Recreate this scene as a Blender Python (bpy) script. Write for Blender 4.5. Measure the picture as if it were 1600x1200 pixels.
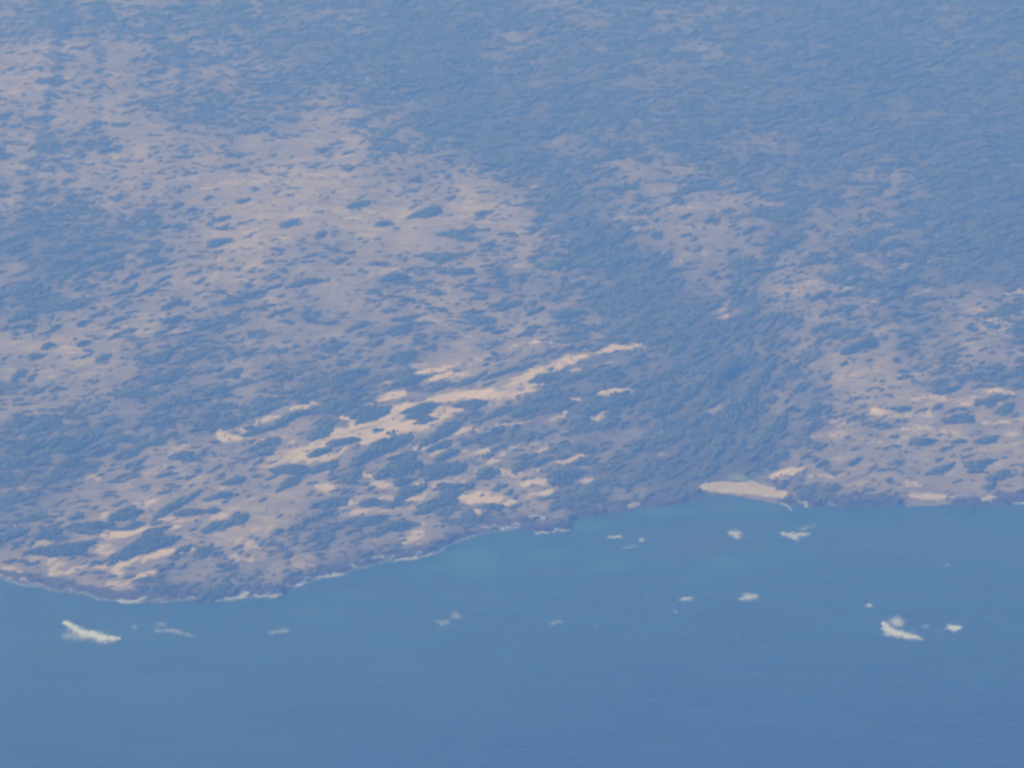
import bpy, math
import numpy as np
from mathutils import Vector

for o in list(bpy.data.objects):
    bpy.data.objects.remove(o, do_unlink=True)
scene = bpy.context.scene
C = scene.collection
rad = math.radians

# ------------------------------------------------------------------ camera, sky, sun, exposure
CAM_H = 2600.0
PITCH = 22.0            # degrees below the horizon
HFOV = 14.6
cd = bpy.data.cameras.new('camera')
cam = bpy.data.objects.new('camera', cd); C.objects.link(cam)
cam.location = (0, 0, CAM_H)
cam.rotation_euler = (rad(90 - PITCH), 0, 0)
cd.sensor_width = 36.0
cd.lens = 18.0 / math.tan(rad(HFOV / 2))
cd.clip_start = 1.0
cd.clip_end = 90000.0
scene.camera = cam

SUN_EL, SUN_AZ = 39.0, -48.0     # azimuth from +Y, negative = to the left
w = bpy.data.worlds.new("World"); scene.world = w
w.use_nodes = True
nt = w.node_tree; nt.nodes.clear()
sky = nt.nodes.new('ShaderNodeTexSky'); sky.sky_type = 'NISHITA'; sky.sun_disc = False
sky.sun_elevation = rad(SUN_EL); sky.sun_rotation = rad(SUN_AZ)
bg = nt.nodes.new('ShaderNodeBackground'); bg.inputs['Strength'].default_value = 0.10
ow = nt.nodes.new('ShaderNodeOutputWorld')
nt.links.new(sky.outputs[0], bg.inputs[0]); nt.links.new(bg.outputs[0], ow.inputs[0])
sl = bpy.data.lights.new('sun', 'SUN'); sl.energy = 3.1; sl.angle = rad(0.5); sl.color = (1.0, 0.955, 0.90)
sun = bpy.data.objects.new('sun', sl); C.objects.link(sun)
sd = Vector((math.sin(rad(SUN_AZ)) * math.cos(rad(SUN_EL)), math.cos(rad(SUN_AZ)) * math.cos(rad(SUN_EL)), math.sin(rad(SUN_EL))))
sun.rotation_euler = sd.to_track_quat('Z', 'Y').to_euler()
sun.location = (-2000, 3000, 2500)
vs = scene.view_settings
vs.view_transform = 'Standard'; vs.look = 'None'; vs.gamma = 1.0; vs.use_curve_mapping = False
vs.exposure = 0.0
scene.render.engine = 'CYCLES'
scene.cycles.volume_bounces = 2
scene.cycles.max_bounces = 6
scene.cycles.filter_width = 3.0

# ------------------------------------------------------------------ helpers
F = 800.0 / math.tan(rad(HFOV / 2))          # focal length in photograph pixels
SP, CP = math.sin(rad(PITCH)), math.cos(rad(PITCH))
def p2w(px, py, z=0.0):
    """point of the plane at height z seen at a photograph pixel"""
    px = np.asarray(px, float); py = np.asarray(py, float)
    u = (px - 800) / F; v = (600 - py) / F
    dy = CP + v * SP; dz = -SP + v * CP
    t = (z - CAM_H) / dz
    return u * t, dy * t
def w2p(x, y, z=0.0):
    dz = z - CAM_H
    d = y * CP - dz * SP
    return 800 + F * x / d, 600 - F * (y * SP + dz * CP) / d

def _hash(ix, iy, seed):
    n = (ix.astype(np.int64) * 374761393 + iy.astype(np.int64) * 668265263 + seed * 982451653) & 0x7fffffff
    n = ((n ^ (n >> 13)) * 1274126177) & 0x7fffffff
    n = n ^ (n >> 16)
    return (n & 0xffff) / 65535.0
def vnoise(x, y, seed=0):
    x = np.asarray(x, float); y = np.asarray(y, float)
    ix = np.floor(x); iy = np.floor(y); fx = x - ix; fy = y - iy
    fx = fx * fx * (3 - 2 * fx); fy = fy * fy * (3 - 2 * fy)
    a = _hash(ix, iy, seed); b = _hash(ix + 1, iy, seed); c = _hash(ix, iy + 1, seed); d = _hash(ix + 1, iy + 1, seed)
    return (a * (1 - fx) + b * fx) * (1 - fy) + (c * (1 - fx) + d * fx) * fy
def fbm(x, y, seed=0, oct=4):
    s = 0; a = 0.5; t = 0
    for k in range(oct):
        s = s + a * vnoise(x, y, seed + k * 17); t += a; a *= 0.55
        x = x * 2.03 + 11.3; y = y * 2.03 - 7.1
    return s / t
def sstep(a, b, x):
    t = np.clip((x - a) / (b - a), 0, 1); return t * t * (3 - 2 * t)

# ------------------------------------------------------------------ coastline (surveyed as pixels of the photograph, laid on the ground)
coast_px = [(0,905),(40,912),(100,924),(150,934),(180,938),(230,938),(270,936),(320,937),(350,937),(385,932),(420,932),(440,927),(470,912),
 (500,903),(535,897),(560,888),(600,877),(650,872),(680,864),(700,851),(740,836),(770,829),(800,826),(815,825),(835,832),(860,832),(886,828),
 (897,812),(920,804),(950,799),(980,796),(1020,791),(1060,787),(1090,779),(1100,772),(1130,772),(1165,778),(1200,783),(1230,789),(1260,793),
 (1300,789),(1350,790),(1400,789),(1430,788),(1460,789),(1500,791),(1530,792),(1560,788),(1600,785)]
cx_, cy_ = p2w([p[0] for p in coast_px], [p[1] for p in coast_px])
cx_ = np.concatenate([[-40000, -6000, -2500, -1200], cx_, [1300, 2500, 6000, 40000]])
cy_ = np.concatenate([[5000, 4900, 5150, 5250], cy_, [5980, 6150, 5900, 6100]])
def coast(x): return np.interp(x, cx_, cy_)

# ------------------------------------------------------------------ surveyed cover: paleness 0..9 per 50 px cell, top row first
G = """
43444434434443223333333322322333 
44434444333332123222233223212222
55443433333321122222322221122222
44444333334332112322322222112222
43345443444443212333322322222222
54455555566444554334332222333222
42344457766564664323455433333221
32334567644665455322455423333321
32445656455644544423344454332221
33565554645555444332133355433344
55655434555554444332123334344354
56654434334344643412212234554444
55444344432353564332221343556565
43344444565566533423221123556656
33345555666465655332221135555556
33445654544766566423213544444455
44556556544445333333333444444444
65666554543344444444444444444444
34564443444444444444444444444444
"""
G = np.array([[int(c) for c in r.strip()] for r in G.strip().split('\n')], float)
G = np.clip(G, 0, 9)
def pal(px, py):
    gx = np.clip((px - 25) / 50, 0, 30.999); gy = np.clip((py - 25) / 50, 0, 17.999)
    ix = gx.astype(int); iy = gy.astype(int); fx = gx - ix; fy = gy - iy
    return (G[iy, ix] * (1 - fx) + G[iy, ix + 1] * fx) * (1 - fy) + (G[iy + 1, ix] * (1 - fx) + G[iy + 1, ix + 1] * fx) * fy
OR = np.array([(50,50,5),(300,100,8),(700,150,8),(1100,150,4),(1500,100,5),(100,500,18),(300,450,15),(500,400,12),(700,450,10),
 (300,650,20),(600,660,20),(850,650,20),(900,560,18),(1050,480,22),(1000,420,28),(1150,600,42),(1200,560,40),(1130,690,55),(1350,470,20),
 (1500,450,15),(1250,650,32),(1400,700,20),(1550,650,10),(1000,720,22),(200,830,15),(600,780,12),(50,700,12),(400,850,28)], float)
def orient(px, py):
    px = np.atleast_1d(px); py = np.atleast_1d(py)
    d = (px[:, None] - OR[None, :, 0]) ** 2 + (py[:, None] - OR[None, :, 1]) ** 2 + 900
    wt = d ** -1.6
    return (wt * OR[None, :, 2]).sum(1) / wt.sum(1)
def world_angle(px, py, deg):
    a = np.radians(deg)
    x0, y0 = p2w(px, py); x1, y1 = p2w(px + 4 * np.cos(a), py - 4 * np.sin(a))
    return np.arctan2(y1 - y0, x1 - x0)

band = [(620,20),(665,80),(715,150),(770,215),(830,270),(880,330),(930,385),(990,430),(1050,475),(1110,530),(1130,600),(1100,690),(1060,750)]
lines = [([(112,0),(92,60),(88,120),(70,170),(62,230),(45,300),(40,400)], 7, -3.6), ([(150,60),(160,130),(150,190),(165,250)], 7, -2.6), ([(238,66),(270,72),(290,92),(285,140)], 6, -2.6),
 ([(630,470),(690,505),(740,530)], 2, 2.0), ([(300,300),(380,330),(420,380)], 2, 1.5), ([(60,130),(110,140),(170,150)], 3, 1.5), ([(300,560),(420,600),(470,700)], 3, 1.0)]
def segd(px, py, pts, ky=1.0):
    d = np.full(np.shape(px), 1e9)
    for (x0, y0), (x1, y1) in zip(pts[:-1], pts[1:]):
        dx, dy = x1 - x0, (y1 - y0) * ky
        t = np.clip(((px - x0) * dx + (py - y0) * ky * dy) / (dx * dx + dy * dy), 0, 1)
        d = np.minimum(d, np.hypot(px - x0 - t * dx, (py - y0) * ky - t * dy))
    return d
def paleness(px, py, x, y):
    v = (pal(px, py) - 3.6) * 1.3 + 3.6 + (fbm(x / 120, y / 160, 21, 4) - 0.5) * 3.2 + (fbm(x / 30, y / 48, 23, 3) - 0.5) * 3.4
    v = v + (fbm(x / 330, y / 420, 27, 3) - 0.5) * 3.0
    v = v + 1.0 * np.exp(-((px - 1340) / 170) ** 2 - ((py - 590) / 130) ** 2) + 1.1 * np.exp(-((px - 1080) / 90) ** 2 - ((py - 345) / 60) ** 2)
    v = v + 0.2 * np.exp(-((px - 130) / 200) ** 2 - ((py - 120) / 130) ** 2) + 0.5 * sstep(450, 250, py) - 0.9 * sstep(120, 0, py)
    v = v - 2.4 * np.exp(-(segd(px, py, band) / 34) ** 2) - 0.5 * sstep(1150, 1350, px) * sstep(420, 330, py)
    v = v + 0.9 * np.exp(-((px - 990) / 110) ** 2 - ((py - 650) / 100) ** 2) + 1.0 * np.exp(-((px - 1000) / 80) ** 2 - ((py - 480) / 50) ** 2)
    v = v + 0.9 * np.exp(-((px - 600) / 330) ** 2 - ((py - 310) / 70) ** 2)
    for pts, wd, am in lines:
        v = v + am * np.exp(-(segd(px + (vnoise(x / 20, y / 30, 5) - .5) * 10, py, pts) / wd) ** 2)
    return v

# ------------------------------------------------------------------ height of the land
def height(x, y):
    d = y - coast(x) + (vnoise(x / 9, y / 9, 3) - 0.5) * 14 + (vnoise(x / 23, y / 23, 4) - 0.5) * 14
    px, py = w2p(x, np.maximum(y, 3500))
    beach = np.exp(-((px - 1165) / 75) ** 4) + np.exp(-((px - 1450) / 42) ** 4)
    cliff = 4.5 * sstep(-2, 16, d) * (1 - 0.75 * np.clip(beach, 0, 1)) + 0.4 * sstep(-6, 4, d)
    inland = 6.0 * sstep(0, 500, d) + 26 * sstep(300, 3500, d)
    roll = (fbm(x / 210, y / 260, 5, 4) - 0.5) * 24 * sstep(30, 500, d)
    s = (x + y) * 0.7071; t = (y - x) * 0.7071
    dune = (fbm(s / 90, t / 24, 9, 3) - 0.5) * 6.5 * sstep(15, 120, d) * (1 - 0.75 * sstep(700, 1500, d))
    ca, sa = math.cos(rad(72)), math.sin(rad(72))
    s2 = x * ca + y * sa; t2 = -x * sa + y * ca
    ridge = (fbm(s2 / 260, t2 / 30, 13, 3) - 0.5) * 22 * np.exp(-((px - 1150) / 130) ** 2 - ((py - 620) / 110) ** 2) * sstep(20, 160, d)
    gul = (fbm(x / 60, y / 200, 15, 3) - 0.5) * 14 * np.exp(-((px - 60) / 150) ** 2 - ((py - 180) / 260) ** 2)
    ridge = ridge + gul
    sea = -7.0 * sstep(0, -90, d)
    return np.where(d > -6, cliff + inland + roll + dune + ridge, 0) + sea - 0.3
def place(px, py):
    x, y = p2w(px, py)
    for _ in range(4):
        z = np.maximum(height(x, y), 0); x, y = p2w(px, py, z)
    return x, y, z

# ------------------------------------------------------------------ ground grid
xs = np.concatenate([-np.geomspace(40000, 1340, 34), np.arange(-1300, 1301, 4.0), np.geomspace(1340, 40000, 34)])
ys = np.concatenate([np.linspace(-20000, 3600, 16), np.arange(3800, 4700, 60.0), np.arange(4720, 9400, 5.5), np.geomspace(9450, 50000, 60)])
X, Y = np.meshgrid(xs, ys)
Z = height(X, Y)
PX, PY = w2p(X, np.maximum(Y, 3500), 0)
PX, PY = w2p(X, np.maximum(Y, 3500), np.maximum(Z, 0))
D = Y - coast(X)
PAL = paleness(PX, PY, X, Y)

# bare sand: strokes (pixel x, pixel y, height in pixels ...), strength
sand_strokes = [
 (1.0,[(1003,540,4),(985,542,6),(960,544,8),(920,551,8),(890,562,10),(860,573,12),(835,585,14),(822,600,24),(800,612,26),(770,614,18),(730,617,18),(700,622,14),(670,630,14),(640,640,22),(615,655,26),(590,665,30),(560,675,30),(535,680,24),(510,690,20),(490,700,18),(475,708,16),(470,718,12)]),
 (0.9,[(720,636,12),(700,642,16),(670,655,20),(640,665,20),(610,678,18),(575,690,14)]),
 (0.9,[(545,655,10),(560,662,18),(585,655,20),(620,640,12)]),
 (0.9,[(470,712,16),(490,718,10),(520,712,6),(560,700,5)]),
 (1.0,[(348,678,7),(358,684,12),(378,684,12),(384,668,5),(400,662,5),(420,655,6),(436,650,6)]),
 (1.0,[(457,639,7),(470,634,9),(486,630,6)]),(1.0,[(404,659,5),(425,653,8),(438,650,5)]),(0.7,[(505,624,3),(525,619,4)]),
 (0.9,[(350,670,5),(362,672,5)]),
 (0.8,[(650,572,8),(662,578,14),(678,578,8)]),(0.9,[(662,585,12),(680,578,8),(700,574,6),(716,568,5)]),(0.9,[(676,592,10),(695,588,8),(725,583,6)]),
 (0.7,[(588,602,6),(605,597,7)]),(0.7,[(705,597,6),(740,588,4)]),
 (0.9,[(575,632,5),(600,622,9),(635,616,8)]),(0.5,[(560,612,5),(600,605,5)]),(0.6,[(735,570,5),(760,555,6),(775,545,5)]),
 (0.8,[(820,537,6),(840,532,10),(860,536,5)]),(0.7,[(800,545,6),(822,540,7)]),
 (0.8,[(892,580,7),(903,579,5)]),(0.5,[(905,576,4),(960,566,4)]),
 (1.0,[(943,616,5),(965,611,8),(997,606,5)]),(0.9,[(896,623,6),(912,628,6)]),(0.9,[(935,645,6),(945,639,11),(953,637,8)]),(0.9,[(926,652,6),(937,653,8)]),
 (0.8,[(857,658,6),(870,652,7),(886,644,6)]),(0.8,[(796,668,5),(815,662,7),(827,656,5)]),(0.6,[(800,702,7),(825,694,6),(840,689,5)]),
 (0.8,[(838,706,6),(848,700,8),(860,698,5)]),(1.0,[(860,723,5),(875,722,6),(893,718,7),(912,712,7)]),(0.7,[(810,745,7),(835,735,5)]),
 (1.0,[(823,758,5),(850,752,9),(868,757,6)]),(0.9,[(836,773,6),(855,769,9),(872,769,5)]),(0.9,[(911,752,6),(920,751,9),(927,752,5)]),
 (0.6,[(796,744,6),(803,748,6)]),(0.5,[(850,765,5),(880,760,5)]),
 (1.0,[(720,778,8),(735,778,14),(755,778,26),(775,784,16),(792,786,10)]),(0.9,[(715,808,6),(735,803,9),(750,800,7)]),(0.7,[(788,735,8),(800,741,10)]),
 (0.8,[(738,706,12),(755,706,14),(778,708,8)]),(0.8,[(745,721,6),(780,720,6)]),(0.8,[(650,760,8),(680,757,10),(700,751,12),(720,745,12),(738,738,8)]),
 (0.8,[(605,722,6),(615,716,14),(628,712,12)]),(0.8,[(645,703,4),(660,697,10),(680,694,5)]),(0.8,[(668,709,5),(700,703,5),(720,694,5)]),
 (0.8,[(568,742,10),(582,745,16),(600,757,12),(620,765,6)]),(0.8,[(505,762,14),(520,765,14)]),(0.8,[(530,792,8),(545,786,10),(560,776,6),(600,776,6),(625,778,8),(655,779,6),(675,766,8)]),
 (0.7,[(535,800,12),(570,800,8),(605,797,6)]),(0.7,[(425,727,12),(440,715,16),(450,704,12),(462,690,10)]),(0.6,[(400,690,6),(425,682,4)]),
 (0.6,[(640,690,3),(690,680,3),(720,672,6),(760,668,7),(800,662,4)]),(0.8,[(710,676,8),(728,672,8)]),
 (0.7,[(660,820,8),(650,830,12),(640,850,12)]),(0.4,[(575,850,14),(590,842,14)]),(0.6,[(400,820,14),(415,822,14)]),
 (0.8,[(170,802,8),(165,814,8),(172,826,10)]),(0.9,[(165,838,8),(185,836,12),(205,832,12),(232,828,6),(280,822,5)]),(0.7,[(230,792,8),(242,785,12)]),
 (0.7,[(238,806,7),(270,812,7),(300,814,8),(330,810,12),(345,805,7)]),(0.8,[(150,852,10),(165,860,16),(175,872,12),(170,890,8),(150,885,8),(100,895,6)]),
 (0.9,[(180,900,8),(190,880,10),(215,876,8),(240,868,9),(265,862,8),(300,854,6)]),(0.8,[(165,910,8),(180,914,9),(200,908,8),(235,893,6)]),
 (0.7,[(50,872,6),(75,874,8),(90,882,12),(82,895,10)]),(0.6,[(45,856,6),(70,847,5),(85,842,5)]),(0.8,[(0,882,9),(18,887,10),(28,892,7)]),(0.6,[(0,825,6),(20,820,6)]),
 (0.7,[(0,898,5),(30,905,6),(58,912,5)]),(0.6,[(30,873,7),(36,875,7)]),
 (0.8,[(238,702,8),(248,698,12),(256,700,8)]),(0.6,[(265,705,8),(290,693,8)]),(0.6,[(272,728,8),(290,740,9)]),(0.5,[(255,725,5),(262,738,6)]),
 (0.6,[(340,762,8),(352,756,10),(372,753,8)]),(0.6,[(128,750,6),(142,744,8),(150,748,6)]),(0.5,[(190,766,5),(205,758,7)]),(0.5,[(40,762,6),(65,761,6)]),
 (0.7,[(300,842,6),(310,835,7)]),(0.7,[(380,845,10),(392,854,10)]),(0.6,[(362,870,8),(390,872,8)]),(0.7,[(395,825,14),(408,828,10)]),(0.5,[(300,725,6),(303,726,6)]),
 (0.4,[(345,718,6),(352,722,6)]),(0.4,[(270,672,6),(295,668,5)]),
 (0.8,[(1528,611,6),(1550,610,9),(1575,613,7)]),(0.7,[(1550,628,7),(1570,628,7)]),(0.7,[(1425,622,6),(1450,620,14),(1470,620,10)]),(0.7,[(1455,632,8),(1450,645,6)]),
 (0.9,[(1363,645,6),(1372,640,12),(1382,645,8)]),(0.7,[(1385,648,4),(1430,648,3),(1460,648,3)]),(0.9,[(1418,668,6),(1430,670,10),(1460,672,7)]),
 (0.7,[(1378,690,9),(1400,690,12),(1415,682,8),(1440,676,6)]),(0.7,[(1495,628,10),(1515,630,18),(1540,632,16)]),(0.7,[(1505,650,6),(1530,648,6)]),
 (0.7,[(1545,660,10),(1565,658,12),(1575,652,6)]),(0.7,[(1482,672,5),(1490,677,8),(1515,673,5)]),(0.6,[(1288,668,8),(1305,660,12),(1325,657,8)]),
 (0.5,[(1270,680,8),(1290,678,8),(1320,680,8)]),(0.7,[(1586,678,12),(1600,676,12)]),(0.5,[(1530,700,8),(1550,705,8)]),(0.5,[(1565,710,8),(1590,706,8)]),
 (0.9,[(1205,747,4),(1222,743,8),(1232,736,6),(1250,731,4)]),(0.8,[(1220,752,6),(1226,750,8)]),(0.8,[(1404,752,5),(1420,757,10),(1438,757,6)]),
 (0.6,[(1262,745,8),(1285,742,12),(1310,745,8)]),(0.5,[(1310,756,8),(1350,752,10)]),(0.5,[(1265,728,10),(1300,722,8),(1340,712,6)]),
 (0.6,[(1205,698,5),(1215,694,5)]),(0.5,[(1110,645,8),(1122,634,9)]),(0.5,[(1345,693,5),(1365,690,5)]),
 (0.7,[(1398,416,5),(1410,415,7),(1418,413,4)]),(0.7,[(1461,405,7),(1475,407,6)]),(0.7,[(1280,441,5),(1310,437,5)]),(0.7,[(1300,456,5),(1335,447,4)]),
 (0.5,[(1225,450,20),(1260,450,24),(1300,440,16),(1340,430,10)]),(0.6,[(1305,453,6),(1330,450,6)]),(0.4,[(1290,480,8),(1330,477,12),(1370,485,14),(1400,480,8)]),
 (0.8,[(1108,489,4),(1125,492,6),(1137,493,5)]),(0.6,[(1130,480,12),(1128,470,8)]),(0.6,[(1148,486,8),(1165,486,10)]),(0.7,[(1552,501,7),(1570,505,9)]),(0.6,[(1525,508,7),(1535,512,7)]),
 (0.6,[(1568,512,8),(1575,520,6)]),(0.7,[(1578,458,6),(1600,456,6)]),(0.5,[(1515,486,6),(1530,484,6)]),(0.5,[(1345,418,6),(1370,416,6)]),(0.4,[(1430,460,8),(1450,455,6)]),
 (0.5,[(1365,472,8),(1370,468,6)]),(0.4,[(1370,520,10),(1400,512,8)]),
 (0.5,[(560,360,8),(572,362,16),(580,372,12)]),(0.5,[(690,312,10),(715,318,22),(745,322,16)]),(0.4,[(600,312,8),(640,308,8)]),(0.4,[(800,358,8),(850,365,6),(895,377,5)]),
 (0.5,[(525,328,10),(545,330,8)]),(0.5,[(605,335,8),(640,338,10)]),(0.5,[(582,430,8),(620,415,14)]),(0.4,[(585,460,6),(640,455,6),(665,448,4)]),(0.5,[(640,430,4),(670,442,4),(700,450,3)]),
 (0.5,[(630,492,6),(660,500,5),(690,505,4)]),(0.4,[(840,410,8),(860,412,14),(870,422,10)]),(0.5,[(800,410,8),(830,418,8)]),(0.4,[(905,435,10),(930,440,10),(960,445,5)]),
 (0.5,[(985,357,10),(1010,352,8)]),(0.4,[(1040,325,10),(1080,320,14),(1100,322,10)]),(0.4,[(1060,410,8),(1080,400,12)]),(0.4,[(1100,395,8),(1130,392,8)]),
 (0.5,[(965,342,8),(985,335,6)]),(0.5,[(350,285,8),(420,282,8),(480,290,8)]),(0.4,[(375,310,10),(395,330,14)]),(0.4,[(40,128,8),(65,135,10)]),(0.4,[(15,142,6),(60,138,6)]),
 (0.4,[(20,260,10),(60,262,14),(55,280,8)]),(0.4,[(10,310,10),(20,325,10)]),(0.4,[(150,235,8),(175,245,10),(195,240,6)]),(0.4,[(425,262,8),(480,268,6)]),
 (0.3,[(490,5,10),(510,14,10),(520,22,8)]),(0.4,[(965,187,4),(1008,188,4)]),(0.4,[(900,200,4),(1000,200,5)]),(0.5,[(820,290,8),(835,292,6)]),(0.3,[(1150,178,5),(1170,190,5)]),
 (0.4,[(1435,90,6)]),(0.5,[(120,510,8),(180,520,8),(200,500,5)]),(0.4,[(60,540,10),(90,545,12)]),(0.5,[(270,520,8),(285,515,10)]),(0.4,[(200,400,10),(225,410,12)]),(0.5,[(300,440,12),(340,430,14)]),
 (0.4,[(260,465,10),(270,475,12)]),(0.4,[(365,535,8),(390,535,6)]),(0.4,[(500,525,8),(540,520,8)]),(0.5,[(0,590,10),(15,585,10)]),
 (0.4,[(425,560,10),(500,555,8)]),(0.4,[(540,575,10),(560,570,10)]),(0.3,[(430,780,14),(450,790,12)]),(0.4,[(720,830,10),(760,822,6)]),(0.5,[(455,872,8),(500,868,6)]),
 (0.5,[(470,880,8),(480,890,6)]),(0.4,[(1235,560,10),(1260,570,8)]),(0.4,[(1350,580,12),(1400,570,12)]),(0.4,[(930,675,10),(960,690,8)]),(0.5,[(1040,712,5),(1050,710,5)]),
 (0.5,[(1145,744,6),(1152,741,8)]),(0.5,[(1420,590,8),(1460,575,6)])]
SAND = np.zeros_like(X)
jx = (fbm(X / 14, Y / 22, 31, 3) - 0.5) * 32; jy = (fbm(X / 12 + 50, Y / 18, 37, 3) - 0.5) * 12
QX, QY = PX + jx, PY + jy
inview = (Y > 3800) & (Y < 9400) & (np.abs(X) < 1301)
for st, pts in sand_strokes:
    if len(pts) == 1: pts = [pts[0], (pts[0][0] + 3, pts[0][1], pts[0][2])]
    ax = min(p[0] for p in pts) - 25; bx = max(p[0] for p in pts) + 25
    ay = min(p[1] for p in pts) - 25; by = max(p[1] for p in pts) + 25
    m = inview & (PX > ax) & (PX < bx) & (PY > ay) & (PY < by)
    if not m.any(): continue
    qx, qy = QX[m], QY[m]; best = np.zeros(qx.shape)
    for (x0, y0, w0), (x1, y1, w1) in zip(pts[:-1], pts[1:]):
        dx, dy = x1 - x0, y1 - y0
        t = np.clip(((qx - x0) * dx + (qy - y0) * dy * 3) / (dx * dx + dy * dy * 3 + 1e-6), 0, 1)
        ww = (w0 + (w1 - w0) * t) * 0.43
        ex = (qx - x0 - t * dx) / (ww * 2.2 + 1); ey = (qy - y0 - t * dy) / (ww + 0.6)
        best = np.maximum(best, sstep(1.5, 0.6, np.sqrt(ex * ex + ey * ey)))
    SAND[m] = np.maximum(SAND[m], best * st)
sa_, ta_ = (X + Y) * 0.7071, (Y - X) * 0.7071
SAND *= 0.25 + 0.75 * sstep(0.38, 0.52, fbm(sa_ / 34, ta_ / 10, 51, 4) + 0.15 * (SAND > 0.85))

# ------------------------------------------------------------------ thickets surveyed one by one: px, py, half width, half height, tilt
hand = [(140,825,29,10,5),(195,803,25,9,14),(206,823,17,6,15),(222,855,50,16,14),(242,829,25,4,12),(294,802,21,6,4),(333,799,13,4,5),(274,790,38,6,26),
 (287,714,20,7,5),(366,815,22,11,25),(95,860,44,12,5),(18,836,24,10,14),(337,823,20,7,20),(290,858,16,5,18),(318,862,18,8,25),(160,705,20,6,8),(155,708,14,5,8),
 (198,713,17,6,5),(112,720,20,8,10),(345,775,18,6,10),(366,752,16,7,18),(75,835,20,8,12),(40,700,30,10,8),
 (577,648,34,12,13),(503,673,25,11,22),(421,692,18,7,5),(414,709,15,4,3),(533,691,20,6,3),(500,707,18,6,8),(657,641,31,9,15),(664,657,18,5,12),
 (735,633,24,7,5),(600,700,56,11,18),(625,731,38,14,20),(548,745,21,11,25),(690,736,38,13,12),(629,753,13,6,5),(640,768,23,9,6),(577,786,17,6,5),
 (612,789,20,6,2),(702,761,17,7,3),(690,783,34,13,15),(772,792,18,5,4),(570,815,28,9,5),(692,675,36,9,20),(688,697,26,4,10),(700,711,20,5,15),
 (641,710,11,6,3),(518,787,26,9,8),(589,674,9,3,8),(612,676,9,3,12),(455,735,24,9,4),(500,732,30,6,14),(455,755,22,6,18),(620,823,26,9,8),
 (340,380,26,10,12),(232,455,24,7,14),(205,434,20,7,18),(255,437,16,6,20),(207,450,14,5,15),(270,475,22,9,22),(240,410,26,9,12),(145,410,30,11,10),
 (185,400,22,6,18),(100,390,24,9,10),(185,500,24,6,16),(130,505,15,5,8),(88,511,14,5,8),(75,540,13,7,5),(55,557,20,7,6),(130,536,16,6,14),(180,525,18,4,24),
 (270,500,22,9,10),(360,470,24,10,10),(160,560,20,9,18),(30,585,22,9,28),(450,350,20,9,12),(500,367,14,9,25),(600,350,22,7,8),(668,333,34,14,12),(755,334,18,7,12),
 (560,320,26,7,10),(700,365,20,8,12),(615,433,36,10,2),(715,425,22,8,3),(560,510,26,8,16),(485,500,13,7,4),(625,515,30,12,2),(520,545,20,10,14),(725,425,20,9,4),
 (300,328,14,5,4),(277,322,14,6,6),(345,343,22,5,10),(350,358,22,4,-8),(325,310,10,5,14),(380,315,15,6,4),(240,350,16,9,0),(855,620,28,7,14),(780,585,30,7,12),(735,595,22,6,14),
 (690,605,24,7,15),(830,640,30,7,16),(780,645,26,6,16),(880,635,22,5,16),(900,590,24,5,14),(950,580,26,6,16),(880,745,26,12,4),(845,722,14,6,14),(815,728,16,8,10),(760,740,18,8,10),
 (1280,463,30,6,20),(1330,440,26,6,18),(1420,440,26,8,16),(1395,465,26,7,14),(1440,500,24,7,18),(1330,550,18,6,6),(1285,725,16,5,22),(1335,722,14,5,20),
 (1440,690,24,8,4),(1465,635,12,6,30),(1410,640,16,6,4),(1570,640,18,9,12),(1500,655,26,10,4),(1540,688,24,6,5),(1480,610,24,6,10),(1530,725,28,8,14),(1560,745,24,8,18),(1470,735,26,8,14),
 (1110,345,14,8,0),(1150,530,30,9,20),(1100,560,26,8,26),(1170,620,20,14,50),(1140,640,16,14,55),(1190,590,18,12,45),(1215,660,18,12,40),(1120,700,16,14,60),(1080,610,26,9,30),
 (1040,640,24,9,22),(1010,600,24,7,20),(1060,545,28,8,24),(1180,690,18,12,50),(1245,610,20,8,34),(1270,640,20,9,36),(300,560,34,9,14),(360,585,30,9,12),(260,590,28,10,16),(270,630,26,9,14),(340,610,22,6,14),
 (420,640,26,6,18),(450,655,30,6,18),(520,635,28,6,18),(400,675,20,5,18),(480,610,24,6,15),(70,665,30,9,14),(95,690,24,8,8),(110,700,22,6,8)]
hx, hy, hz = place([h[0] for h in hand], [h[1] for h in hand])
rs = np.random.RandomState(7)
T = []      # x, y, a (semi major), b (semi minor), world angle, height, hand index
def ell(px, py, rx, ry, tilt):
    """world ellipse that an image ellipse covers on level ground"""
    a = rad(tilt)
    M = np.array([[rx * math.cos(a), ry * math.sin(a)], [-rx * math.sin(a), ry * math.cos(a)]])
    x0, y0 = p2w(px, py); x1, y1 = p2w(px + 1, py); x2, y2 = p2w(px, py + 1)
    J = np.array([[x1 - x0, x2 - x0], [y1 - y0, y2 - y0]])
    U, S, _ = np.linalg.svd(J @ M)
    return S[0], S[1], math.atan2(U[1, 0], U[0, 0])
for i, h in enumerate(hand):
    q_ = 0.62 if h[1] < 590 else (0.70 if h[0] > 1230 else 0.86)
    a, b, th = ell(h[0], h[1], h[2] * (q_ + 0.02), h[3] * q_ * (0.74 if h[1] < 590 else 0.86), h[4] + (6 if h[1] < 590 else 3))
    T.append((float(hx[i]), float(hy[i]), a, b, th, min(3.0 + 0.2 * b, 9.0), i))
N = 115000
rx_ = rs.uniform(-1250, 1250, N); ry_ = rs.uniform(4800, 9300, N)
rz_ = height(rx_, ry_); qpx, qpy = w2p(rx_, ry_, np.maximum(rz_, 0))
rp = paleness(qpx, qpy, rx_, ry_)
ix = np.clip(np.searchsorted(xs, rx_), 1, len(xs) - 2); iy = np.clip(np.searchsorted(ys, ry_), 1, len(ys) - 2)
rsand = SAND[iy, ix]
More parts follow.
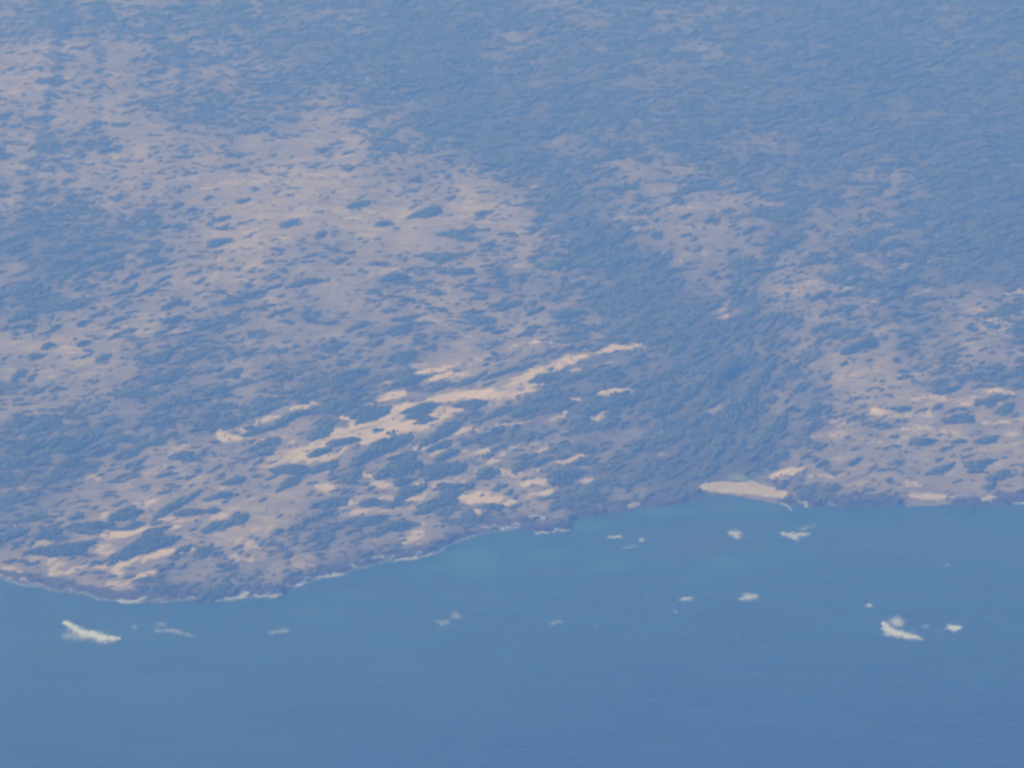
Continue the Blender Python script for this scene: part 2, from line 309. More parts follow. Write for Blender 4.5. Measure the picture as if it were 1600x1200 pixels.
prob = np.interp(rp, [0, 2, 3.5, 5, 6.5, 9], [0.70, 0.62, 0.50, 0.32, 0.18, 0.05]) * (1 - 0.68 * np.clip(rsand * 1.3, 0, 1))
s_, t_ = (rx_ + ry_) * 0.7071, (ry_ - rx_) * 0.7071
clus = sstep(0.36, 0.62, fbm(s_ / 60, t_ / 26, 41, 3)) * 0.75 + sstep(0.4, 0.6, fbm(s_ / 150, t_ / 70, 43, 3)) * 0.5
prob = np.clip(prob * (0.25 + clus * 1.25), 0, 0.95)
ok = (rs.uniform(0, 1, N) < prob) & (ry_ - coast(rx_) > 14) & (rz_ > 2.0)
for h in range(len(hand)):
    x0, y0, a, b, th, hh, _ = T[h]
    dx = rx_ - x0; dy = ry_ - y0; u = dx * math.cos(th) + dy * math.sin(th); v = -dx * math.sin(th) + dy * math.cos(th)
    ok &= ((u / (a + 8)) ** 2 + (v / (b + 8)) ** 2) > 1
sel = np.where(ok)[0]
oa = orient(qpx[sel], qpy[sel]) + rs.normal(0, 1, len(sel)) * np.interp(qpy[sel], [150, 500], [17, 8])
wa = world_angle(qpx[sel], qpy[sel], oa)
big = np.clip((1.0 + (4 - rp[sel]) * 0.08), 0.6, 1.4)
aa = np.clip(np.exp(rs.normal(1.62, 0.62, len(sel))) * big, 2.0, 32); asp = rs.uniform(0.3, 0.62, len(sel))
aa = np.where(rsand[sel] > 0.3, np.minimum(aa, 2.4 + rs.exponential(1.3, len(sel))), aa)
auto0 = len(T)
for k, i in enumerate(sel):
    T.append((rx_[i], ry_[i], aa[k], max(aa[k] * asp[k], 1.5), wa[k], 0.9 + 0.12 * aa[k] + rs.uniform(0, 0.7), -1))

# ------------------------------------------------------------------ cover on the ground: low scrub round and between the thickets
COVER = np.zeros_like(X)
def splat(x0, y0, a, b, th, s):
    r = a * 1.7 + 4
    i0, i1 = np.searchsorted(xs, x0 - r), np.searchsorted(xs, x0 + r); j0, j1 = np.searchsorted(ys, y0 - r), np.searchsorted(ys, y0 + r)
    if i1 <= i0 or j1 <= j0: return
    dx = xs[None, i0:i1] - x0; dy = ys[j0:j1, None] - y0
    c_, s_ = math.cos(th), math.sin(th)
    u = (dx * c_ + dy * s_) / (a + 2); v = (-dx * s_ + dy * c_) / (b + 2)
    k = s * np.exp(-1.1 * (u * u + v * v))
    sub = COVER[j0:j1, i0:i1]; sub += k * (1 - sub)
for t in T:
    splat(t[0], t[1], t[2] * 1.05, t[3] * 1.1, t[4], 0.5 if t[6] < 0 else 0.7)
base = np.interp(PAL, [0, 2, 4, 6, 9], [0.62, 0.48, 0.24, 0.08, 0.0])
COVER = COVER + base * (1 - COVER)
COVER *= (1 - 0.72 * np.clip(SAND * 1.4, 0, 1))
ROCK = sstep(52, 14, D + (fbm(X / 14, Y / 18, 61, 3) - 0.5) * 40) * (1 - np.clip(SAND * 1.5, 0, 1))
ROCK *= 1 - np.clip(np.exp(-((PX - 1165) / 70) ** 4) + np.exp(-((PX - 1450) / 38) ** 4), 0, 1)
PALE = np.clip(PAL / 9, 0, 1)

# ------------------------------------------------------------------ materials
def newmat(name):
    m = bpy.data.materials.new(name); m.use_nodes = True
    n = m.node_tree.nodes; n.clear()
    out = n.new('ShaderNodeOutputMaterial'); b = n.new('ShaderNodeBsdfPrincipled')
    m.node_tree.links.new(b.outputs[0], out.inputs[0])
    return m, m.node_tree, b, out
def noise(t, scale, detail=4, rough=0.6, vec=None, dist=0.0):
    n = t.nodes.new('ShaderNodeTexNoise'); n.inputs['Scale'].default_value = scale
    n.inputs['Detail'].default_value = detail; n.inputs['Roughness'].default_value = rough; n.inputs['Distortion'].default_value = dist
    if vec: t.links.new(vec, n.inputs['Vector'])
    return n.outputs['Fac']
def geopos(t, scale=(1, 1, 1), rot=0.0):
    g = t.nodes.new('ShaderNodeNewGeometry'); m = t.nodes.new('ShaderNodeMapping')
    m.inputs['Scale'].default_value = scale; m.inputs['Rotation'].default_value = (0, 0, rot)
    t.links.new(g.outputs['Position'], m.inputs['Vector']); return m.outputs[0]
def math_(t, op, a, b=None, c=None):
    n = t.nodes.new('ShaderNodeMath'); n.operation = op
    for i, v in enumerate((a, b, c)):
        if v is None: continue
        if isinstance(v, (int, float)): n.inputs[i].default_value = v
        else: t.links.new(v, n.inputs[i])
    return n.outputs[0]
def mixc(t, f, a, b):
    n = t.nodes.new('ShaderNodeMix'); n.data_type = 'RGBA'
    for s, v in ((0, f), (6, a), (7, b)):
        if isinstance(v, (int, float)): n.inputs[s].default_value = v
        elif isinstance(v, tuple): n.inputs[s].default_value = (*v, 1)
        else: t.links.new(v, n.inputs[s])
    return n.outputs[2]
def ramp(t, f, a, b):
    n = t.nodes.new('ShaderNodeMapRange'); n.interpolation_type = 'SMOOTHSTEP'
    t.links.new(f, n.inputs[0]); n.inputs[1].default_value = a; n.inputs[2].default_value = b
    return n.outputs[0]
def attr(t, name='cover'):
    a = t.nodes.new('ShaderNodeAttribute'); a.attribute_name = name
    s = t.nodes.new('ShaderNodeSeparateColor'); t.links.new(a.outputs['Color'], s.inputs[0])
    return s.outputs[0], s.outputs[1], s.outputs[2], a.outputs['Alpha']

gm, t, b, _ = newmat('scrub_ground')
cov, snd, pal_, rk = attr(t)
p = geopos(t)
pst = geopos(t, (0.38, 1, 1), rad(-45)); n1 = noise(t, 0.12, 5, 0.68, pst); n2 = noise(t, 0.022, 4, 0.6, p); n3 = noise(t, 0.3, 3, 0.6, p)
soil = mixc(t, pal_, (0.15, 0.135, 0.07), (0.56, 0.475, 0.26))
n4 = noise(t, 0.035, 5, 0.7, pst)
soil = mixc(t, ramp(t, n4, 0.35, 0.68), mixc(t, 0.45, soil, (0.11, 0.10, 0.075)), soil)
soil = mixc(t, ramp(t, n2, 0.35, 0.7), soil, mixc(t, 0.35, soil, (0.30, 0.245, 0.15)))
sandc = mixc(t, n1, (0.66, 0.54, 0.35), (0.82, 0.70, 0.48))
nj = math_(t, 'MULTIPLY', math_(t, 'SUBTRACT', n1, 0.5), 0.9)
n5 = noise(t, 0.07, 6, 0.72, pst)
nat = math_(t, 'MULTIPLY', math_(t, 'MULTIPLY', ramp(t, pal_, 0.36, 0.85), ramp(t, n5, 0.46, 0.66)), 0.62)
sf = ramp(t, math_(t, 'ADD', math_(t, 'MAXIMUM', snd, nat), math_(t, 'MULTIPLY', nj, 1.2)), 0.15, 1.0)
c1 = mixc(t, sf, soil, sandc)
green = mixc(t, n4, (0.045, 0.058, 0.022), (0.125, 0.120, 0.055))
fine = math_(t, 'MULTIPLY', math_(t, 'SUBTRACT', noise(t, 0.16, 5, 0.7, pst), 0.5), 1.6)
cf = ramp(t, math_(t, 'ADD', cov, math_(t, 'ADD', nj, fine)), 0.10, 0.85)
c2 = mixc(t, cf, c1, green)
rockc = mixc(t, ramp(t, n3, 0.35, 0.65), (0.045, 0.040, 0.038), (0.14, 0.115, 0.095))
rf = ramp(t, math_(t, 'ADD', rk, math_(t, 'MULTIPLY', nj, 1.0)), 0.3, 0.7)
c3 = mixc(t, rf, c2, rockc)
t.links.new(c3, b.inputs['Base Color']); b.inputs['Roughness'].default_value = 0.95
bm_ = t.nodes.new('ShaderNodeBump'); bm_.inputs['Strength'].default_value = 0.5; bm_.inputs['Distance'].default_value = 1.6
t.links.new(n1, bm_.inputs['Height']); t.links.new(bm_.outputs[0], b.inputs['Normal'])

def foliage(name, ca, cb):
    m, t, b, _ = newmat(name)
    p = geopos(t)
    oi = t.nodes.new('ShaderNodeObjectInfo')
    f1 = noise(t, 0.35, 4, 0.65, p); f2 = noise(t, 0.03, 3, 0.6, p)
    fc = mixc(t, ramp(t, f1, 0.3, 0.7), ca, cb)
    fc = mixc(t, ramp(t, f2, 0.4, 0.65), fc, mixc(t, 0.35, fc, (0.10, 0.085, 0.06)))
    t.links.new(fc, b.inputs['Base Color']); b.inputs['Roughness'].default_value = 0.85
    bm_ = t.nodes.new('ShaderNodeBump'); bm_.inputs['Strength'].default_value = 0.7; bm_.inputs['Distance'].default_value = 0.8
    t.links.new(f1, bm_.inputs['Height']); t.links.new(bm_.outputs[0], b.inputs['Normal'])
    return m
vm = foliage('scrub_foliage', (0.034, 0.050, 0.016), (0.118, 0.132, 0.050))
vt = foliage('thicket_foliage', (0.062, 0.088, 0.032), (0.190, 0.212, 0.080))

gmx, t, b, _ = newmat('pale_grass')
t.links.new(mixc(t, noise(t, 0.3, 4, 0.6, geopos(t)), (0.14, 0.22, 0.08), (0.24, 0.32, 0.13)), b.inputs['Base Color']); b.inputs['Roughness'].default_value = 0.9
bmx, t, b, _ = newmat('beach_sand')
p = geopos(t)
t.links.new(mixc(t, ramp(t, noise(t, 0.05, 6, 0.7, p), 0.3, 0.7), (0.48, 0.41, 0.26), (0.66, 0.57, 0.38)), b.inputs['Base Color']); b.inputs['Roughness'].default_value = 0.95

rm, t, b, _ = newmat('shore_rock')
p = geopos(t)
t.links.new(mixc(t, noise(t, 0.5, 5, 0.65, p), (0.07, 0.045, 0.04), (0.22, 0.15, 0.12)), b.inputs['Base Color']); b.inputs['Roughness'].default_value = 0.8

sm, t, b, _ = newmat('sea_water')
sh, rf_, _, _ = attr(t, 'depth')
p = geopos(t, (0.35, 1, 1), rad(18))
w1 = noise(t, 0.02, 6, 0.6, geopos(t, (0.3, 1, 1), rad(16)), 0.6); w2 = noise(t, 0.12, 4, 0.6, p); w3 = noise(t, 0.006, 4, 0.6, geopos(t), 0.8)
deep = mixc(t, ramp(t, w1, 0.3, 0.7), mixc(t, ramp(t, w3, 0.35, 0.65), (0.004, 0.028, 0.09), (0.008, 0.042, 0.125)), (0.012, 0.055, 0.15))
shal = (0.050, 0.20, 0.21)
sc = mixc(t, math_(t, 'MULTIPLY', sh, math_(t, 'ADD', 0.55, math_(t, 'MULTIPLY', w3, 0.9))), deep, shal)
sc = mixc(t, rf_, sc, (0.085, 0.075, 0.10))
t.links.new(sc, b.inputs['Base Color']); b.inputs['Roughness'].default_value = 0.25; b.inputs['IOR'].default_value = 1.33
bm_ = t.nodes.new('ShaderNodeBump'); bm_.inputs['Strength'].default_value = 0.7; bm_.inputs['Distance'].default_value = 2.4
t.links.new(math_(t, 'ADD', math_(t, 'MULTIPLY', w1, 2.0), w2), bm_.inputs['Height']); t.links.new(bm_.outputs[0], b.inputs['Normal'])

def foam_mat(name, thr, seed, amax):
    m, t, b, out = newmat(name)
    v = t.nodes.new('ShaderNodeMapping'); g = t.nodes.new('ShaderNodeNewGeometry')
    v.inputs['Location'].default_value = (seed * 31.0, seed * 17.0, 0); v.inputs['Scale'].default_value = (0.55, 1, 1)
    t.links.new(g.outputs['Position'], v.inputs[0])
    e, _, _, _ = attr(t, 'edge')
    n = math_(t, 'ADD', math_(t, 'MULTIPLY', noise(t, 0.10, 5, 0.65, v.outputs[0]), 0.7), math_(t, 'MULTIPLY', noise(t, 0.7, 3, 0.7, v.outputs[0]), 0.3))
    a = ramp(t, math_(t, 'ADD', e, math_(t, 'MULTIPLY', math_(t, 'SUBTRACT', n, 0.5), 1.25)), thr, thr + 0.9)
    b.inputs['Base Color'].default_value = (0.70, 0.81, 1.0, 1); b.inputs['Roughness'].default_value = 0.7
    a = math_(t, 'MULTIPLY', math_(t, 'POWER', a, 1.15), amax); t.links.new(a, b.inputs['Alpha'])
    return m
foam_m = foam_mat('white_foam', 0.06, 1, 1.0); mid_m = foam_mat('broken_foam', 0.12, 3, 0.72); thin_m = foam_mat('thin_foam', 0.16, 2, 0.34)

# ------------------------------------------------------------------ mesh helpers
def mesh_np(name, V, Fq, mat, smooth=True):
    me = bpy.data.meshes.new(name)
    V = np.asarray(V, np.float32); Fq = np.asarray(Fq, np.int32); k = Fq.shape[1]
    me.vertices.add(len(V)); me.vertices.foreach_set('co', V.ravel())
    me.loops.add(Fq.size); me.loops.foreach_set('vertex_index', Fq.ravel())
    me.polygons.add(len(Fq)); me.polygons.foreach_set('loop_start', np.arange(0, Fq.size, k, dtype=np.int32))
    me.update(calc_edges=True); me.validate()
    me.polygons.foreach_set('use_smooth', np.full(len(me.polygons), smooth))
    me.materials.append(mat)
    return me
def link(name, me, parent=None, loc=(0, 0, 0)):
    o = bpy.data.objects.new(name, me); C.objects.link(o); o.location = loc
    if parent: o.parent = parent
    return o
def tag(o, label=None, cat=None, group=None, kind=None):
    if label: o['label'] = label
    if cat: o['category'] = cat
    if group: o['group'] = group
    if kind: o['kind'] = kind
    return o
def set_col(me, name, arr4):
    a = me.color_attributes.new(name, 'FLOAT_COLOR', 'POINT'); a.data.foreach_set('color', np.asarray(arr4, np.float32).ravel())
def grid_faces(nx, ny):
    i = np.arange(nx - 1)[None, :] + nx * np.arange(ny - 1)[:, None]
    return np.stack([i, i + 1, i + 1 + nx, i + nx], -1).reshape(-1, 4)

# ------------------------------------------------------------------ the setting
me = mesh_np('terrain', np.stack([X, Y, Z], -1).reshape(-1, 3), grid_faces(len(xs), len(ys)), gm)
set_col(me, 'cover', np.stack([COVER, SAND, PALE, ROCK], -1).reshape(-1, 4))
tag(link('terrain', me), 'dry coastal land of pale sand and scrub', kind='structure')

sx = np.concatenate([-np.geomspace(40000, 1340, 16), np.arange(-1300, 1301, 12.0), np.geomspace(1340, 40000, 16)])
sy = np.concatenate([np.linspace(-20000, 3600, 10), np.arange(3800, 6400, 14.0)])
SX, SY = np.meshgrid(sx, sy); sd_ = coast(SX) - SY
spx, spy = w2p(SX, np.maximum(SY, 3500))
shal = 0.30 * sstep(1100, 100, sd_ + (fbm(SX / 90, SY / 120, 71, 3) - 0.5) * 260)
for bx_, by_, rx2, ry2, s2 in [(740,875,50,24,.75),(690,890,50,10,.55),(860,868,50,14,.6),(920,820,50,12,.6),(960,885,45,12,.55),(1150,880,60,14,.6),(1205,880,28,14,.5),(1040,800,55,12,.7),(1160,792,60,7,.6),(1090,870,60,8,.35),(640,905,40,8,.35),(1480,808,60,14,.4),(1210,800,40,8,.4),(1330,880,35,30,.25),(1120,800,60,8,.4),(60,940,70,14,.2),(500,925,60,10,.2),(1290,860,60,12,.25)]:
    wv = (fbm(SX / 40, SY / 60, 77, 3) - 0.5) * 1.1
    shal = np.maximum(shal, s2 * sstep(1.35, 0.3, np.sqrt(((spx - bx_) / rx2) ** 2 + ((spy - by_) / ry2) ** 2) + wv))
reef = 0.7 * sstep(1.2, 0.4, np.sqrt(((spx - 1110) / 90) ** 2 + ((spy - 842) / 26) ** 2) + (fbm(SX / 45, SY / 70, 79, 3) - 0.5) * 1.3) \
     + 0.45 * sstep(1.2, 0.4, np.sqrt(((spx - 1120) / 60) ** 2 + ((spy - 785) / 9) ** 2)) + 0.35 * sstep(1.2, .3, np.sqrt(((spx - 1440) / 170) ** 2 + ((spy - 850) / 40) ** 2) + (fbm(SX / 60, SY / 90, 83, 3) - 0.5) * 1.4)
me = mesh_np('sea', np.stack([SX, SY, 0 * SX], -1).reshape(-1, 3), grid_faces(len(sx), len(sy)), sm)
set_col(me, 'depth', np.stack([shal, np.clip(reef, 0, 1) * 0.5, 0 * SX, 0 * SX + 1], -1).reshape(-1, 4))
tag(link('sea', me), 'blue sea along the coast', kind='structure')

# beaches: sheets of sand lying on the shore
def sheet(name, poly, mat, label, lift):
    P = np.array(poly, float); x0, x1, y0, y1 = P[:, 0].min() - 6, P[:, 0].max() + 6, P[:, 1].min() - 4, P[:, 1].max() + 4
    gx = np.arange(x0, x1, 1.5); gy = np.arange(y0, y1, 0.8); A, B = np.meshgrid(gx, gy)
    ja = A + (fbm(A / 6, B / 3, 91, 3) - 0.5) * 12; jb = B + (fbm(A / 6, B / 3, 92, 3) - 0.5) * 6
    ins = np.zeros(A.shape, bool)
    for k in range(len(P)):
        (xa, ya), (xb, yb) = P[k], P[(k + 1) % len(P)]
        if ya == yb: continue
        c = ((ya > jb) != (yb > jb)) & (ja < (xb - xa) * (jb - ya) / (yb - ya) + xa); ins ^= c
    wx, wy, wz = place(A, B)
    V = np.stack([wx, wy, np.maximum(height(wx, wy), -0.1) + lift], -1).reshape(-1, 3)
    Fq = grid_faces(len(gx), len(gy)); keep = ins.reshape(-1)[Fq].all(1)
    Fq = Fq[keep][:, ::-1]
    used, inv = np.unique(Fq, return_inverse=True)
    o = link(name, mesh_np(name, V[used], inv.reshape(Fq.shape), mat)); tag(o, label, kind='structure')
sheet('beach', [(1086,763),(1098,754),(1130,752),(1150,754),(1168,751),(1185,753),(1196,759),(1214,762),(1236,769),(1246,779),(1226,781),(1200,779),(1180,776),(1160,773),(1140,772),(1120,770),(1100,768)], bmx, 'long pink sand beach in the small bay', 0.5)
sheet('beach', [(1410,773),(1425,771),(1448,770),(1470,771),(1496,777),(1484,780),(1462,782),(1430,780)], bmx, 'smaller pale beach on the right hand shore', 0.5)
sheet('beach', [(972,791),(985,786),(1006,785),(1002,792),(985,795)], bmx, 'tiny pale beach below the dark scrub slope', 0.5)
sheet('beach', [(1530,780),(1540,774),(1553,772),(1560,778),(1545,786),(1532,786)], bmx, 'tiny pale beach at the far right shore', 0.5)

sheet('grass', [(1143,746),(1152,742),(1164,744),(1172,749),(1166,753),(1148,752)], gmx, 'small light green grassy flat behind the long beach', 0.8)
bpy.data.objects['grass']['kind'] = 'stuff'

# ------------------------------------------------------------------ thickets
def lump_template(seg, rings, seed):
    r = np.random.RandomState(seed); V = []
    ph = r.uniform(0, 6.28, 4)
    for k in range(rings):
        f = k / rings; el = f * math.pi / 2
        for s in range(seg):
            an = 6.2832 * (s + 0.5 * (k % 2)) / seg
            rr = math.cos(el) * (1 + 0.16 * math.sin(2 * an + ph[0]) + 0.12 * math.sin(3 * an + ph[1]) + 0.07 * math.sin(5 * an + ph[2])) * r.uniform(0.9, 1.1)
            V.append((rr * math.cos(an), rr * math.sin(an), math.sin(el) * r.uniform(0.85, 1.12) if k else -0.35))
    V.append((0, 0, 1.0)); Fc = []
    for k in range(rings - 1):
        for s in range(seg):
            a = k * seg + s; b2 = k * seg + (s + 1) % seg; c = a + seg; d = b2 + seg
            if k % 2 == 0: Fc += [(a, b2, c), (b2, d, c)]
            else: Fc += [(a, b2, d), (a, d, c)]
    top = len(V) - 1
    for s in range(seg): Fc.append(((rings - 1) * seg + s, (rings - 1) * seg + (s + 1) % seg, top))
    return np.array(V), np.array(Fc)
TPL = [lump_template(9, 3, 100 + k) for k in range(8)]
TPS = [lump_template(7, 2, 200 + k) for k in range(8)]
def lumps(tpls, cx, cy, cz, a, b, th, h, rsx):
    """many lumps as one vertex / face array"""
    n = len(cx); which = rsx.randint(0, len(tpls), n); VV = []; FF = []; off = 0
    for k, (V, Fc) in enumerate(tpls):
        m = which == k; q = int(m.sum())
        if not q: continue
        vx = V[None, :, 0] * a[m][:, None]; vy = V[None, :, 1] * b[m][:, None]
        c_, s_ = np.cos(th[m])[:, None], np.sin(th[m])[:, None]
        P = np.stack([cx[m][:, None] + vx * c_ - vy * s_, cy[m][:, None] + vx * s_ + vy * c_, cz[m][:, None] + V[None, :, 2] * h[m][:, None]], -1)
        VV.append(P.reshape(-1, 3)); FF.append((Fc[None] + (np.arange(q) * len(V))[:, None, None]).reshape(-1, 3) + off); off += q * len(V)
    return np.concatenate(VV), np.concatenate(FF)

TA = np.array([t_[:6] for t_ in T]); TI = np.array([t_[6] for t_ in T])
tpx, tpy = w2p(TA[:, 0], TA[:, 1], np.maximum(height(TA[:, 0], TA[:, 1]), 0))
vis = (tpx > 4) & (tpx < 1596) & (tpy > 4) & (tpy < 1190)
size = TA[:, 2] * TA[:, 3] / (TA[:, 1] / 6000.0) ** 3
rank = np.where(vis & (TI < 0), size, -1)
extra = np.argsort(-rank)[:300 - len(hand)]
# spread the individually built thickets: they are the ones that show largest
indiv = list(range(len(hand))) + [int(i) for i in extra]
marks = [(365,683,'hooked pale sand patch'),(560,672,'left end of the long sand dune'),(680,648,'speckled middle of the long sand dune'),(815,605,'wide sand fan of the dune'),(940,548,'thin right tip of the long sand dune'),
 (755,780,'star shaped sand patch above the shore'),(1165,765,'long beach in the bay'),(1450,776,'small right hand beach'),(885,718,'short sand dash above the shore'),(850,760,'twin sand patches above the shore'),
 (970,610,'lone pale sand dash'),(470,634,'small bright sand sliver'),(248,698,'pale clearing inland on the left'),(190,840,'branching sand clearings at bottom left'),(240,872,'pale strip above the left shore'),
 (15,888,'pale shore at the left edge'),(1260,450,'pale clearing on the right'),(1550,612,'bright sand spot near the right edge'),(1435,670,'pale patch on the right slope'),(1375,642,'small bright spike of sand'),
 (1222,745,'sand hook above the bay'),(715,318,'pale upper middle clearing'),(395,310,'pale upper left plain'),(1080,320,'pale clearing above the dark valley'),(1130,490,'pale dots beside the dark valley'),
 (110,520,'pale streaked plain on the left'),(300,440,'pale plain left of centre'),(570,360,'pale rise above the centre'),(640,435,'pale ground in the centre'),(60,270,'pale ground by the left gully'),
 (60,390,'dark gully at the left edge'),(860,415,'pale dots right of centre'),(750,200,'dark upper middle slope'),(1170,640,'dark wooded slope above the bay'),(1300,740,'pale slope above the rocky shore'),
 (410,825,'pale knoll above the left shore'),(1560,505,'pale spots at the right edge'),(1300,250,'dark upper right plain'),(250,100,'grey upper left plain'),(540,795,'pale hollow below the dune'),(70,660,'dark scrub patch on the left'),(300,570,'dark scrub belt left of centre')]
mk = np.array([(a_, b_) for a_, b_, _ in marks], float)
labels = {}; bucket = {}
ia_all = TA[indiv]; areas = size[indiv]; q1, q2 = np.percentile(areas, 33), np.percentile(areas, 75)
for i in indiv:
    d2 = (mk[:, 0] - tpx[i]) ** 2 + ((mk[:, 1] - tpy[i]) * 1.6) ** 2; j = int(np.argmin(d2))
    dx, dy = tpx[i] - mk[j, 0], (tpy[i] - mk[j, 1]) * 1.6
    if dx * dx + dy * dy < 26 ** 2: rel = 'at'
    elif abs(dx) > 2.2 * abs(dy): rel = 'right of' if dx > 0 else 'left of'
    elif abs(dy) > 2.2 * abs(dx): rel = 'below' if dy > 0 else 'above'
    else: rel = ('below and ' if dy > 0 else 'above and ') + ('right of' if dx > 0 else 'left of')
    sz = 'small' if size[i] < q1 else ('large' if size[i] > q2 else 'middling')
    asp_ = TA[i, 2] / TA[i, 3]; shp = 'long' if asp_ > 2.4 else ('oval' if asp_ > 1.6 else 'round')
    bucket.setdefault((sz, shp, rel, marks[j][2]), []).append((math.hypot(dx, dy), i))
ORD = ['nearest', 'second out', 'third out', 'fourth out', 'fifth out', 'sixth out', 'seventh out', 'eighth out', 'ninth out', 'tenth out', 'eleventh out', 'twelfth out']
for (sz, shp, rel, mname), lst in bucket.items():
    lst.sort()
    for k, (_, i) in enumerate(lst):
        if len(lst) == 1: labels[i] = '%s %s thicket %s the %s' % (sz, shp, rel, mname)
        else: labels[i] = '%s %s thicket %s %s, %s' % (sz, shp, rel, mname, ORD[min(k, 11)])
for i in indiv:
    x0, y0, a, b_, th, h, _ = T[i]
    rr = np.random.RandomState(1000 + i)
    n = int(np.clip(a * b_ * 3.14 / 11, 12, 240))
    r_ = np.sqrt(rr.uniform(0, 1, n)); out_ = rr.uniform(0, 1, n) < 0.16; r_ = np.where(out_, rr.uniform(0.90, 1.09, n), r_); an = rr.uniform(0, 6.2832, n)
    wob = 1 + 0.2 * np.sin(2 * an + rr.uniform(0, 6)) + 0.2 * np.sin(3 * an + rr.uniform(0, 6)) + 0.12 * np.sin(5 * an + rr.uniform(0, 6)) + rr.normal(0, 0.08, n)
    u, v = r_ * np.cos(an) * a * wob * 1.02, r_ * np.sin(an) * b_ * wob * 1.02
    gx = x0 + u * math.cos(th) - v * math.sin(th); gy = y0 + u * math.sin(th) + v * math.cos(th)
    lr = np.clip(math.sqrt(a * b_) * 0.26, 1.8, 4.2) * rr.uniform(0.55, 1.3, n)
    lr = np.where(out_, lr * 0.6, lr)
    hh = 1.15 * h * (1 - 0.6 * np.minimum(r_, 1.05) ** 3) * rr.uniform(0.75, 1.15, n)
    gz = height(gx, gy); z0 = float(height(np.array([x0]), np.array([y0]))[0])
    V, Fc = lumps(TPL, gx - x0, gy - y0, gz - z0, lr * 1.7, lr * 0.9, rr.uniform(-0.5, 0.5, n) + th, hh, rr)
    o = link('thicket', mesh_np('thicket', V, Fc, vt), loc=(x0, y0, z0))
    tag(o, labels[i], 'thicket', 'thickets scattered over the sand and scrub')
rest = np.array(sorted(set(range(len(T))) - set(indiv)))
R0 = R = TA[rest]
# each remaining thicket is two or three lumps side by side, all one mass of scrub
cxs, cys, as_, bs_, ths, hs = [], [], [], [], [], []
for f, sc_ in ((-0.5, 0.62), (0.0, 0.72), (0.52, 0.6)):
    if f != 0.0:
        k_ = R0[:, 2] > 5.5; R = R0[k_]
    else: R = R0
    jx_ = rs.normal(0, 0.12, len(R)) * R[:, 2]; jy_ = rs.normal(0, 0.3, len(R)) * R[:, 3]
    if f == 0.0: sc_ = np.where(R[:, 2] > 5.5, sc_, 1.0)
    cxs.append(R[:, 0] + f * R[:, 2] * np.cos(R[:, 4]) + jx_); cys.append(R[:, 1] + f * R[:, 2] * np.sin(R[:, 4]) + jy_)
    as_.append(R[:, 2] * sc_); bs_.append(R[:, 3] * sc_ * 1.2); ths.append(R[:, 4] + rs.normal(0, 0.2, len(R))); hs.append(R[:, 5] * rs.uniform(0.7, 1.1, len(R)))
cxs, cys, as_, bs_, ths, hs = map(np.concatenate, (cxs, cys, as_, bs_, ths, hs))
V, Fc = lumps(TPS, cxs, cys, height(cxs, cys) - 0.2, as_, bs_, ths, hs, rs)
tag(link('scrub', mesh_np('scrub', V, Fc, vm)), 'countless low green bushes spread over the sandy plain', 'scrub', kind='stuff')
ll = list(labels.values()); print('labels', len(ll), len(set(ll)), max(len(q.split()) for q in ll))
print('thickets', len(indiv), 'scrub', len(R), 'verts', len(V))

# ------------------------------------------------------------------ breaking waves and foam
def foam(poly_or_strokes, name, label, group, mat, hgt=0.9, cat='wave'):
    P = np.array(poly_or_strokes, float)      # strokes: px, py, half height in px
    rm_ = P[:, 2].max(); x0, x1 = P[:, 0].min() - 8 - 4 * rm_, P[:, 0].max() + 8 + 4 * rm_; y0, y1 = P[:, 1].min() - 4 - 3 * rm_, P[:, 1].max() + 4 + 3 * rm_
    gx = np.arange(x0, x1, 1.0); gy = np.arange(y0, y1, 0.5); A, B = np.meshgrid(gx, gy); e = np.zeros(A.shape)
    sg = int(abs(P[0, 0] * 7 + P[0, 1])) % 997
    ja = A + (fbm(A / 6, B / 2.5, sg, 4) - 0.5) * 12; jb = B + (fbm(A / 5, B / 2.5, sg + 5, 4) - 0.5) * 6.5
    if len(P) == 1: P = np.vstack([P, P + [[1, 0, 0]]])
    for (xa, ya, ra), (xb, yb, rb) in zip(P[:-1], P[1:]):
        ra, rb = ra * 1.15 + 0.3, rb * 1.15 + 0.3
        dx, dy = xb - xa, yb - ya; tt = np.clip(((ja - xa) * dx + (jb - ya) * dy) / (dx * dx + dy * dy + 1e-6), 0, 1)
        rr = ra + (rb - ra) * tt
        q = np.sqrt(((ja - xa - tt * dx) / (rr * 1.5 + 0.5)) ** 2 + ((jb - ya - tt * dy) / (rr + 0.2)) ** 2)
        e = np.maximum(e, np.maximum(1.25 - q, 0) / 1.25 * 0.8 + 0.28 * np.maximum(1 - q / 2.6, 0))
    e = np.clip(e, 0, 1)
    wx, wy = p2w(A, B)
    zz = 0.08 + hgt * e * (0.6 + 0.8 * vnoise(wx / 5, wy / 5, sg))
    gz = height(wx, wy); zz = np.maximum(zz, gz + 0.12)
    Fq = grid_faces(len(gx), len(gy)); keep = (e.reshape(-1)[Fq] > 0.01).any(1); Fq = Fq[keep][:, ::-1]
    used, inv = np.unique(Fq, return_inverse=True)
    V = np.stack([wx, wy, zz], -1).reshape(-1, 3)[used]; c = V.mean(0); c[2] = 0
    me = mesh_np(name, V - c, inv.reshape(Fq.shape), mat)
    ee = e.reshape(-1)[used]; set_col(me, 'edge', np.stack([ee, ee, ee, ee * 0 + 1], -1))
    o = link(name, me, loc=tuple(c)); tag(o, label, cat, group)
GW = 'waves breaking on offshore shoals'; GS = 'surf foaming along the waterline'
def W(p, l, m=foam_m, h=0.9): foam(p, 'breaking_wave', l, GW, m, h)
